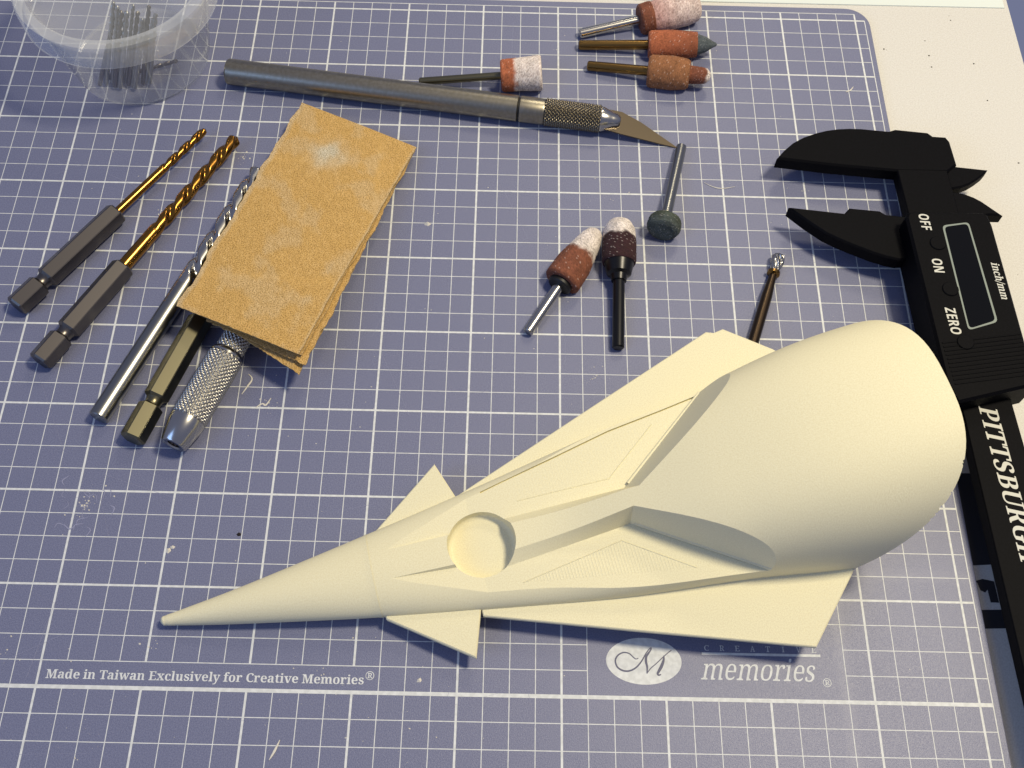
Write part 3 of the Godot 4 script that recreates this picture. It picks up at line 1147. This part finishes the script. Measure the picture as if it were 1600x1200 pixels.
func knife() -> void:
	var a := Vector3(-208.6, 4.15, -194.9)
	var b := Vector3(-84.4, 4.15, -178.0)
	var t := thing("craft_knife", "silver craft knife with knurled grip and pointed blade", "craft knife", a, along(a, b))
	var mb := MB.new()
	mb.lathe([Vector2(0.9, 0.0), Vector2(0.5, 2.6), Vector2(0.0, 3.3), Vector2(0.1, 3.8), Vector2(0.5, 4.1), Vector2(94.6, 4.1), Vector2(94.9, 3.6)], 64)
	part("handle", mb, M.aluminium, t)
	mb = MB.new()
	mb.lathe([Vector2(94.5, 3.55), Vector2(95.6, 3.55)], 48)
	part("seam", mb, M.collar, t)
	mb = MB.new()
	mb.lathe([Vector2(95.3, 3.6), Vector2(95.5, 4.1), Vector2(102.8, 4.1), Vector2(103.2, 4.0)], 64)
	part("ferrule", mb, M.aluminium, t)
	mb = MB.new()
	mb.grid(knurl(103.1, 121.4, 4.25, 22, 1.2, 0.55), true)
	part("knurled_grip", mb, M.knurled_dark, t)
	mb = MB.new()
	mb.lathe([Vector2(121.2, 3.9), Vector2(121.8, 3.9), Vector2(124.2, 3.0), Vector2(125.2, 2.5), Vector2(126.6, 2.2), Vector2(127.4, 1.4), Vector2(127.6, 0.0)], 48)
	part("collet", mb, M.bright_steel, t)
	# blade: back edge slants down to the point, ground bevel along the cutting edge
	mb = MB.new()
	var top := 0.22
	var pts: Array = [Vector2(122.5, -3.8), Vector2(127.5, -4.0), Vector2(134.0, -1.9), Vector2(147.2, 4.3), Vector2(128.0, 4.0), Vector2(122.5, 3.6)]
	mb.prism(pts, -top, top, 0.08)
	var bl := part("blade", mb, M.blade, t)
	# the blade tips down so that its point rests on the mat
	var tilt := Basis(Vector3(0, 0, 1), -0.15) * Basis(Vector3(1, 0, 0), 0.16)
	var piv := Vector3(123.5, 0, 0) * K
	bl.transform = Transform3D(tilt, piv - tilt * piv)


# ---------------------------------------------------------------- sandpaper
func sheet(parent: Node, called: String, c: Array, rag: Array, bow: float, seed_: float, thick: float, tone: Color, dusty: float) -> void:
	# c: far-left, far-right, near-right, near-left corners (mm); rag: how torn the left, right and near edges are
	var nu := 90
	var nv := 44
	var T := []
	var Bm := []
	var C := []
	var D := []
	var chalk := lin(Color(0.86, 0.82, 0.72))
	var back := lin(Color(0.72, 0.56, 0.34))
	for i in nu + 1:
		var u := float(i) / nu
		var rt := PackedVector3Array()
		var rb := PackedVector3Array()
		var rc := PackedColorArray()
		var rd := PackedColorArray()
		for j in nv + 1:
			var w := float(j) / nv
			var jl: float = rag[0] * (rough_noise.get_noise_2d(u * 14 + seed_, 3.0) + 0.4 * rough_noise.get_noise_2d(u * 70 + seed_, 9.0)) * pow(1.0 - w, 6.0)
			var jr: float = rag[1] * (rough_noise.get_noise_2d(u * 14 + seed_, 43.0) + 0.4 * rough_noise.get_noise_2d(u * 70 + seed_, 49.0)) * pow(w, 6.0)
			var jn: float = rag[2] * rough_noise.get_noise_2d(w * 40 + seed_, 83.0) * pow(u, 10.0)
			var p: Vector3 = c[0].lerp(c[1], w).lerp(c[3].lerp(c[2], w), u)
			var across: Vector3 = (c[1] - c[0]).normalized()
			var down: Vector3 = (c[3] - c[0]).normalized()
			p += across * (jl + jr) + down * jn
			p.y += bow * (sin(PI * u) * 0.8 + sin(PI * w) * 0.5) + 0.1 * blotch.get_noise_2d(u * 30 + seed_, w * 14)
			rt.append(p)
			rb.append(p - Vector3(0, thick, 0))
			var g := blotch.get_noise_2d(u * 46 + seed_ * 3.0, w * 26)
			var f := rough_noise.get_noise_2d(u * 300 + seed_, w * 150)
			# powder rubbed into the middle and along the torn edge
			var k := clampf((g - 0.02) * 0.9, 0.0, 0.22) + 1.1 * exp(-pow((u - 0.2) / 0.07, 2.0) - pow((w - 0.42) / 0.12, 2.0)) * (0.6 + g)
			k += 0.35 * exp(-pow((w - 0.86) / 0.03, 2.0)) * (0.5 + g * 2.0) * smoothstep(0.3, 0.7, u)
			if w < 0.03 or w > 0.985:
				k = maxf(k, 0.4)
			rc.append(tone.lerp(chalk, clampf(k * dusty + f * 0.12, 0.0, 1.0)) * (1.0 + 0.16 * f))
			rd.append(back)
		T.append(rt)
		Bm.append(rb)
		C.append(rc)
		D.append(rd)
	var mb := MB.new()
	mb.grid(T, false, C)
	# underside, wound the other way round
	var Br := []
	var Dr := []
	for i in nu + 1:
		Br.append(Bm[nu - i])
		Dr.append(D[nu - i])
	mb.grid(Br, false, Dr)
	mb.col = lin(Color(0.80, 0.68, 0.46))
	for i in nu:
		mb.quad(T[i][0], Bm[i][0], Bm[i + 1][0], T[i + 1][0])
		mb.quad(T[i + 1][nv], Bm[i + 1][nv], Bm[i][nv], T[i][nv])
	for j in nv:
		mb.quad(T[0][j + 1], Bm[0][j + 1], Bm[0][j], T[0][j])
		mb.quad(T[nu][j], Bm[nu][j], Bm[nu][j + 1], T[nu][j + 1])
	part(called, mb, M.grit, parent)


func sandpaper() -> void:
	var t := thing("folded_sandpaper", "folded square of tan sandpaper with chalky rubbed patches over the drills", "sandpaper", Vector3(-176, 0, -134))
	var o := Vector3(-176, 0, -134)
	var tan_ := lin(Color(0.86, 0.70, 0.42))
	var a := [Vector3(-183.1, 4.4, -182.2) - o, Vector3(-146.2, 3.4, -166.1) - o, Vector3(-172.6, 13.0, -86.1) - o, Vector3(-207.1, 13.4, -100.0) - o]
	sheet(t, "top_layer", a, [0.9, 0.3, 0.2], 0.5, 1.0, 0.4, tan_, 1.0)
	var b := [Vector3(-182.6, 3.5, -181.6) - o, Vector3(-146.6, 2.6, -165.9) - o, Vector3(-172.0, 11.4, -86.8) - o, Vector3(-203.6, 12.6, -99.0) - o]
	sheet(t, "middle_layer", b, [0.6, 0.5, 0.4], 0.2, 7.0, 0.4, tan_ * 0.95, 0.4)
	var c := [Vector3(-182.0, 2.8, -181.0) - o, Vector3(-147.0, 1.9, -165.5) - o, Vector3(-171.0, 10.2, -84.4) - o, Vector3(-199.4, 10.9, -97.2) - o]
	sheet(t, "bottom_layer", c, [0.5, 0.8, 0.6], 0.1, 13.0, 0.4, tan_, 0.4)
	var d := [Vector3(-181.4, 2.0, -180.0) - o, Vector3(-147.4, 1.2, -165.0) - o, Vector3(-172.6, 8.8, -82.2) - o, Vector3(-196.6, 10.2, -97.6) - o]
	sheet(t, "bottom_flap", d, [0.4, 0.6, 0.5], 0.0, 19.0, 0.4, tan_, 0.4)


# ---------------------------------------------------------------- caliper
func caliper() -> void:
	var t := thing("digital_caliper", "black plastic digital caliper with open jaws and blank display", "caliper", Vector3(8, -2, -110))
	var o := Vector3(8, -2, -110)
	var off := func(pts: Array) -> Array:
		var r: Array = []
		for p in pts:
			r.append(Vector2(p.x - o.x, p.y - o.z))
		return r
	var top := 10.0 - o.y
	var mb := MB.new()
	mb.prism(off.call([Vector2(0.2, -157.5), Vector2(15.4, -158), Vector2(15.9, -148), Vector2(17.6, -110), Vector2(20.2, -62), Vector2(24.6, 20), Vector2(8.4, 20), Vector2(5.6, -72), Vector2(2.0, -120)]), top - 4.2, top - 0.12, 0.3)
	var beam := part("beam", mb, M.plastic, t)
	mb = MB.new()
	mb.prism(off.call([Vector2(-35.9, -159.6), Vector2(-33.2, -163.0), Vector2(-30.2, -166.0), Vector2(-26.6, -168.4), Vector2(-22.8, -170.1), Vector2(-19.2, -171.3), Vector2(-15.6, -172.0), Vector2(-12.0, -172.3), Vector2(-8.7, -172.3), Vector2(0.1, -171.5), Vector2(2.2, -172.3), Vector2(12.0, -171.3), Vector2(13.4, -169.9), Vector2(17.3, -169.7), Vector2(18.2, -168.0), Vector2(18.8, -158.8), Vector2(15.4, -155.9), Vector2(0.2, -155.9), Vector2(-8, -156.6), Vector2(-19.4, -157.6)]), top - 4.4, top, 0.55)
	part("fixed_jaw", mb, M.plastic, t)
	mb = MB.new()
	mb.prism(off.call([Vector2(17.4, -159.0), Vector2(28.4, -157.8), Vector2(26.8, -155.9), Vector2(24.4, -153.9), Vector2(21.8, -152.1), Vector2(19.0, -150.8), Vector2(15.3, -150.0), Vector2(15.3, -156)]), top - 4.0, top - 0.8, 0.5)
	part("inside_jaw", mb, M.plastic, t)
	mb = MB.new()
	mb.prism(off.call([Vector2(-34.2, -141.3), Vector2(-17.8, -139.6), Vector2(-16.1, -141.6), Vector2(-7.2, -140.8), Vector2(-5.6, -139.5), Vector2(0.4, -138.9), Vector2(1.5, -124.0), Vector2(-4.2, -123.3), Vector2(-7.8, -124.2), Vector2(-11.3, -125.5), Vector2(-17.4, -128.3), Vector2(-21.0, -130.2), Vector2(-24.4, -132.2), Vector2(-29.5, -136.6)]), top - 4.4, top, 0.5)
	part("moving_jaw", mb, M.plastic, t)
	mb = MB.new()
	mb.prism(off.call([Vector2(14.6, -148.7), Vector2(17.4, -148.7), Vector2(19.7, -148.1), Vector2(22.0, -147.0), Vector2(24.0, -145.6), Vector2(26.9, -142.8), Vector2(29.4, -140.4), Vector2(25.0, -140.4), Vector2(14.6, -138.0)]), top - 4.0, top - 0.4, 0.5)
	part("inside_jaw", mb, M.plastic, t)
	# display housing
	var ht := 16.0 - o.y
	mb = MB.new()
	mb.prism(off.call([Vector2(-2.6, -134.0), Vector2(-1.8, -135.8), Vector2(0.0, -136.2), Vector2(19.8, -136.6), Vector2(21.4, -135.6), Vector2(22.0, -132), Vector2(23.4, -95.0), Vector2(23.8, -80.2), Vector2(1.7, -74.2), Vector2(-0.2, -80)]), ht - 11.0, ht, 0.7)
	var hs := part("housing", mb, M.plastic, t)
	# thumb ridges pressed across the lower half of the housing
	for k in 11:
		var z := -92.5 + k * 1.25
		mb = MB.new()
		mb.prism(off.call([Vector2(0.6 + k * 0.12, z), Vector2(22.6, z - 3.4), Vector2(22.6, z - 2.9), Vector2(0.6 + k * 0.12, z + 0.5)]), ht - 0.1, ht + 0.16, 0.1)
		part("ridge", mb, M.plastic, hs)
	# low round push buttons, one below each word
	for q in [Vector2(5.0, -125.0), Vector2(5.9, -109.6), Vector2(7.0, -92.6)]:
		var disc: Array = []
		for k in 24:
			disc.append(Vector2(q.x + 2.3 * cos(TAU * k / 24), q.y + 2.3 * sin(TAU * k / 24)))
		mb = MB.new()
		mb.prism(off.call(disc), ht - 0.1, ht + 0.35, 0.2)
		part("button", mb, M.plastic, hs)
	# glass window in a pale rounded frame
	var cn: Array = [Vector2(7.3, -131.3), Vector2(15.2, -132.7), Vector2(17.1, -99.3), Vector2(8.5, -96.4)]
	var ring_out: Array = []
	var ring_in: Array = []
	for i in 4:
		var p: Vector2 = cn[i]
		var e0: Vector2 = (cn[(i + 3) % 4] - p).normalized()
		var e1: Vector2 = (cn[(i + 1) % 4] - p).normalized()
		for k in 5:
			var f := float(k) / 4
			var q := p + e0 * 1.3 * pow(1 - f, 2) + e1 * 1.3 * pow(f, 2)
			ring_out.append(q)
			ring_in.append(q + (e0 + e1).normalized() * 0.72)
	mb = MB.new()
	for i in ring_out.size():
		var j := (i + 1) % ring_out.size()
		var y := ht + 0.06
		var A: Vector2 = ring_out[i] - Vector2(o.x, o.z)
		var Bq: Vector2 = ring_out[j] - Vector2(o.x, o.z)
		var Cq: Vector2 = ring_in[j] - Vector2(o.x, o.z)
		var Dq: Vector2 = ring_in[i] - Vector2(o.x, o.z)
		mb.quad(Vector3(A.x, y, A.y), Vector3(Dq.x, y, Dq.y), Vector3(Cq.x, y, Cq.y), Vector3(Bq.x, y, Bq.y))
	var fr := part("display_frame", mb, M.lcd_frame, hs)
	mb = MB.new()
	mb.prism(off.call(ring_in), ht - 0.2, ht + 0.03, 0.01)
	part("display_window", mb, M.lcd, hs)
	# lettering
	var d := Vector3(1.8, 0, 32.0)
	flat_text("OFF", "Droid Sans", 700, Vector3(2.6, ht + 0.03 + o.y, -132.4) - o, d, 5.6, 2.9, 0.1, M.letter, hs)
	flat_text("ON", "Droid Sans", 700, Vector3(3.8, ht + 0.03 + o.y, -117.4) - o, d, 4.6, 2.9, 0.1, M.letter, hs)
	flat_text("ZERO", "Droid Sans", 700, Vector3(4.9, ht + 0.03 + o.y, -99.3) - o, d, 8.4, 2.9, 0.1, M.letter, hs)
	flat_text("inch/mm", "Droid Serif", 700, Vector3(20.2, ht + 0.03 + o.y, -112.6) - o, d, 12.2, 2.6, 0.25, M.letter, hs)
	flat_text("PITTSBURGH", "Droid Serif", 700, Vector3(13.6, top - 0.08 + o.y, -54.4) - o, Vector3(3.4, 0, 57), 43.5, 4.9, 0.28, M.letter, beam)


# ---------------------------------------------------------------- jar
func jar() -> void:
	var at := Vector3(-238.5, 0, -204.5)
	var t := thing("plastic_jar", "clear round plastic tub with a ridged lid, holding small drill bits", "tub", at)
	var mb := MB.new()
	mb.lathe([Vector2(0.3, 0.01), Vector2(0.3, 19.6), Vector2(0.9, 21.4), Vector2(2.4, 22.2), Vector2(29.0, 27.6), Vector2(29.6, 28.2)], 96, false, 0, true)
	part("cup", mb, M.clear, t)
	mb = MB.new()
	mb.lathe([Vector2(0.15, 20.2), Vector2(0.0, 20.8), Vector2(0.4, 21.6)], 96, false, 0, true)
	part("foot_ring", mb, M.clear, t)
	mb = MB.new()
	mb.lathe([Vector2(25.0, 29.6), Vector2(25.4, 30.2), Vector2(32.0, 30.4), Vector2(33.0, 29.9), Vector2(33.3, 29.0), Vector2(33.2, 26.6)], 96, false, 0, true)
	var ld := part("lid", mb, M.lid_rim, t)
	var P := []
	for q in [Vector2(33.2, 26.7), Vector2(32.2, 26.0), Vector2(30.8, 25.4), Vector2(30.3, 24.4), Vector2(30.2, 12.0), Vector2(30.2, 0.01)]:
		var row := PackedVector3Array()
		for j in 480:
			var a := TAU * j / 480
			var rr: float = q.y + (0.16 * (1.0 if j % 4 < 2 else -1.0) if q.y > 24.6 and q.y < 26.5 else 0.0)
			row.append(Vector3(rr * cos(a), q.x, rr * sin(a)))
		P.append(row)
	mb = MB.new()
	mb.grid(P, true)
	part("lid_panel", mb, M.lid, ld)
	# loose bits inside
	var rng := RandomNumberGenerator.new()
	rng.seed = 77
	for k in 12:
		var u := float(k) / 11
		var foot := Vector3(lerpf(-249.5, -233.5, u) + rng.randf_range(-0.6, 0.6), 1.2, -188.6 - rng.randf_range(0.0, 3.6) - absf(u - 0.4) * 2.0)
		var head := Vector3(lerpf(-240.5, -225.5, u) + rng.randf_range(-0.8, 0.8), rng.randf_range(23.0, 28.0), -197.0 - rng.randf_range(-1.0, 4.0))
		small_bit(foot, head, rng.randf_range(0.55, 0.85), "thin steel drill bit standing in the clear tub", k % 3 != 0)
	small_bit(Vector3(-247.6, 1.6, -193.0), Vector3(-232.0, 9.0, -206.0), 0.8, "thin steel drill bit slumped across the floor of the clear tub")
	small_bit(Vector3(-244.0, 1.4, -194.0), Vector3(-226.0, 2.2, -201.0), 0.7, "thin steel drill bit slumped across the floor of the clear tub")


func small_bit(a: Vector3, b: Vector3, r: float, label: String, shiny := false) -> void:
	var t := thing("small_drill_bit", label, "drill bit", a, along(a, b), "small drill bits in the tub")
	var len_ := (b - a).length()
	var m: Material = M.steel if shiny else M.gunmetal
	rod("shank", 0, len_ * 0.5, r, m, t, 0.15)
	var mb := MB.new()
	mb.grid(drill_rows(len_ * 0.48, len_, r, r * 8, 60, 20, 0.4), true)
	part("flutes", mb, m, t)


# ---------------------------------------------------------------- dust and shavings
func crumb(mb: MB, p: Vector3, r: float, rng: RandomNumberGenerator) -> void:
	var top := p + Vector3(rng.randf_range(-0.3, 0.3) * r, r * rng.randf_range(0.5, 1.0), rng.randf_range(-0.3, 0.3) * r)
	var k := 5
	var ring: Array[Vector3] = []
	var ph := rng.randf() * TAU
	for i in k:
		var a := ph + TAU * i / k
		ring.append(p + Vector3(cos(a) * r * rng.randf_range(0.6, 1.2), 0.0, -sin(a) * r * rng.randf_range(0.5, 1.0)))
	for i in k:
		mb.face(ring[i], ring[(i + 1) % k], top)


func shaving(pts: Array, wide: float, label: String, group := "") -> void:
	var t_mb := MB.new()
	var base: Vector3 = pts[0]
	var cv := Curve3D.new()
	var s := pts.size()
	for i in s:
		var tg: Vector3 = (pts[mini(i + 1, s - 1)] - pts[maxi(i - 1, 0)]) / 5.0
		cv.add_point(pts[i] - base, -tg, tg)
	cv.bake_interval = 0.1
	var total := cv.get_baked_length()
	var P := []
	for i in 25:
		var p := cv.sample_baked(total * i / 24)
		var q := cv.sample_baked(minf(total * i / 24 + 0.1, total)) - cv.sample_baked(maxf(total * i / 24 - 0.1, 0))
		var side := q.cross(Vector3.UP).normalized()
		var r := wide * (0.25 + 0.75 * sin(PI * (i + 0.5) / 25)) * (0.8 + 0.4 * absf(rough_noise.get_noise_1d(i * 3.0)))
		var row := PackedVector3Array()
		for j in 8:
			var a := TAU * j / 8
			row.append(p + side * cos(a) * r + Vector3.UP * (0.12 + sin(a) * minf(r, 0.12)))
		P.append(row)
	t_mb.grid(P, true)
	var o := part("resin_shaving", t_mb, M.crumb, self)
	o.position = base * K
	tag(o, label, "shaving", group)


func debris() -> void:
	shaving([Vector3(-188.6, 0, -86.6), Vector3(-187.4, 0, -85.0), Vector3(-188.4, 0, -82.6), Vector3(-189.6, 0, -80.2)], 0.28, "curled white shaving on the mat near the knurled chuck", "shavings near the chuck")
	shaving([Vector3(-185.2, 0, -76.2), Vector3(-183.6, 0, -77.4), Vector3(-182.6, 0, -77.0), Vector3(-181.4, 0, -79.2)], 0.3, "curled white shaving on the mat near the knurled chuck", "shavings near the chuck")
	shaving([Vector3(-56.5, 0, -157.6), Vector3(-54, 0, -156.0), Vector3(-51, 0, -155.4), Vector3(-47, 0, -156.2)], 0.16, "hair thin pale shaving beyond the grey grinding wheel")
	shaving([Vector3(-7.4, 0, -196.2), Vector3(-5.8, 0, -197.0), Vector3(-4.6, 0, -198.6)], 0.24, "short white shaving near the rounded corner of the mat")
	shaving([Vector3(-170.4, 0, 16.0), Vector3(-169.4, 0, 14.0), Vector3(-168.4, 0, 11.4)], 0.34, "comma shaped pale shaving below the printed line of words")
	var rng := RandomNumberGenerator.new()
	rng.seed = 5
	var mb := MB.new()
	crumb(mb, Vector3.ZERO, 1.0, rng)
	var o := part("resin_crumb", mb, M.crumb, self)
	o.position = Vector3(-141.4, 0.02, -139.4) * K
	tag(o, "single cream crumb on the mat right of the sandpaper", "crumb")
	mb = MB.new()
	crumb(mb, Vector3.ZERO, 0.9, rng)
	crumb(mb, Vector3(1.0, 0, -0.9), 0.7, rng)
	o = part("resin_crumb", mb, M.crumb, self)
	o.position = Vector3(-202.5, 0.02, -34.8) * K
	tag(o, "double cream crumb on the mat above the ship's nose", "crumb")
	mb = MB.new()
	crumb(mb, Vector3.ZERO, 0.8, rng)
	o = part("resin_crumb", mb, M.crumb, self)
	o.position = Vector3(-136.2, 0.02, -3.2) * K
	tag(o, "cream crumb just right of the printed line of words", "crumb")
	mb = MB.new()
	crumb(mb, Vector3.ZERO, 0.7, rng)
	o = part("dark_crumb", mb, M.dark_crumb, self)
	o.position = Vector3(-184.9, 0.02, -39.5) * K
	tag(o, "small dark brown crumb on the mat above the ship's nose", "crumb")
	# powder nobody could count
	mb = MB.new()
	for i in 420:
		crumb(mb, Vector3(rng.randf_range(-250, 0), 0.02, rng.randf_range(-225, 30)), 0.05 + 0.2 * pow(rng.randf(), 3.0), rng)
	for c in [[-226, -46, 5.0, 45], [-203, -10, 4.0, 12], [-92, -88, 3.5, 22], [-200, -164, 4.0, 26], [-182, -78, 4.0, 16], [-160, -4, 8.0, 16], [-238, -9, 6.0, 14], [-205, -120, 5.0, 16], [-222, -143, 4, 8], [-85, -150, 12, 14], [-150, 8, 25, 30], [-215, 10, 20, 20]]:
		for i in c[3]:
			var d: float = c[2] * 0.6 * absf(rng.randfn())
			var a := rng.randf() * TAU
			crumb(mb, Vector3(c[0] + d * cos(a), 0.02, c[1] + d * sin(a)), 0.07 + 0.32 * pow(rng.randf(), 3.0), rng)
	o = part("resin_dust", mb, M.crumb, self)
	tag(o, "scattered pale resin dust specks over the cutting mat", "dust", "", "stuff")
	mb = MB.new()
	for p in [Vector2(33.9, -234.3), Vector2(34.1, -232.2), Vector2(23.6, -222.2), Vector2(9.0, -217.9), Vector2(9.9, -217.5), Vector2(23.9, -215.4), Vector2(38.5, -212.2), Vector2(23.9, -210.2), Vector2(36.1, -127.3), Vector2(45, -170), Vector2(40, -196)]:
		crumb(mb, Vector3(p.x, -1.98, p.y), rng.randf_range(0.14, 0.4), rng)
	o = part("table_specks", mb, M.dark_crumb, self)
	tag(o, "tiny dark specks on the bare cream table top", "specks", "", "stuff")


# ---------------------------------------------------------------- camera and light
func lamp(called: String, at: Vector3, aim: Vector3, size: Vector2, color: Color, energy: float) -> void:
	var l := AreaLight3D.new()
	l.name = called
	l.area_size = size
	l.light_color = color
	l.light_energy = energy
	l.shadow_enabled = true
	l.area_range = 6.0
	add_child(l)
	l.look_at_from_position(at, aim, Vector3.FORWARD)


func _ready() -> void:
	var cam := Camera3D.new()
	cam.name = "camera"
	cam.fov = 39.22
	cam.near = 0.01
	cam.far = 20.0
	cam.position = Vector3(-0.1170787, 0.2658582, 0.0552786)
	cam.rotation = Vector3(-1.0843, -0.0148, 0.0351)
	add_child(cam)
	cam.current = true
	var we := WorldEnvironment.new()
	we.name = "environment"
	var e := Environment.new()
	e.background_mode = Environment.BG_COLOR
	e.background_color = Color(0.40, 0.42, 0.52)
	e.background_energy_multiplier = 1.25
	e.tonemap_mode = Environment.TONE_MAPPER_LINEAR
	e.tonemap_exposure = 1.0
	e.sdfgi_enabled = true
	e.ssao_enabled = true
	e.ssil_enabled = true
	we.environment = e
	add_child(we)
	# warm desk lamp to the right, a second warm lamp beyond the table, cool light from a window at the left front
	lamp("desk_lamp", Vector3(0.17, 0.64, -0.15), Vector3(-0.09, 0, -0.09), Vector2(0.10, 0.10), Color(1.0, 0.945, 0.82), 0.45)
	lamp("back_lamp", Vector3(0.02, 0.52, -0.58), Vector3(-0.09, 0, -0.12), Vector2(0.12, 0.12), Color(1.0, 0.945, 0.82), 0.085)
	lamp("window_light", Vector3(-0.85, 0.60, 0.35), Vector3(-0.15, 0, -0.1), Vector2(0.5, 0.5), Color(0.60, 0.75, 1.0), 0.24)
	materials()
	mat_and_table()
	spaceship()
	caliper()
	jar()
	sandpaper()
	knife()
	drills()
	grinding_stones()
	burr()
	debris()
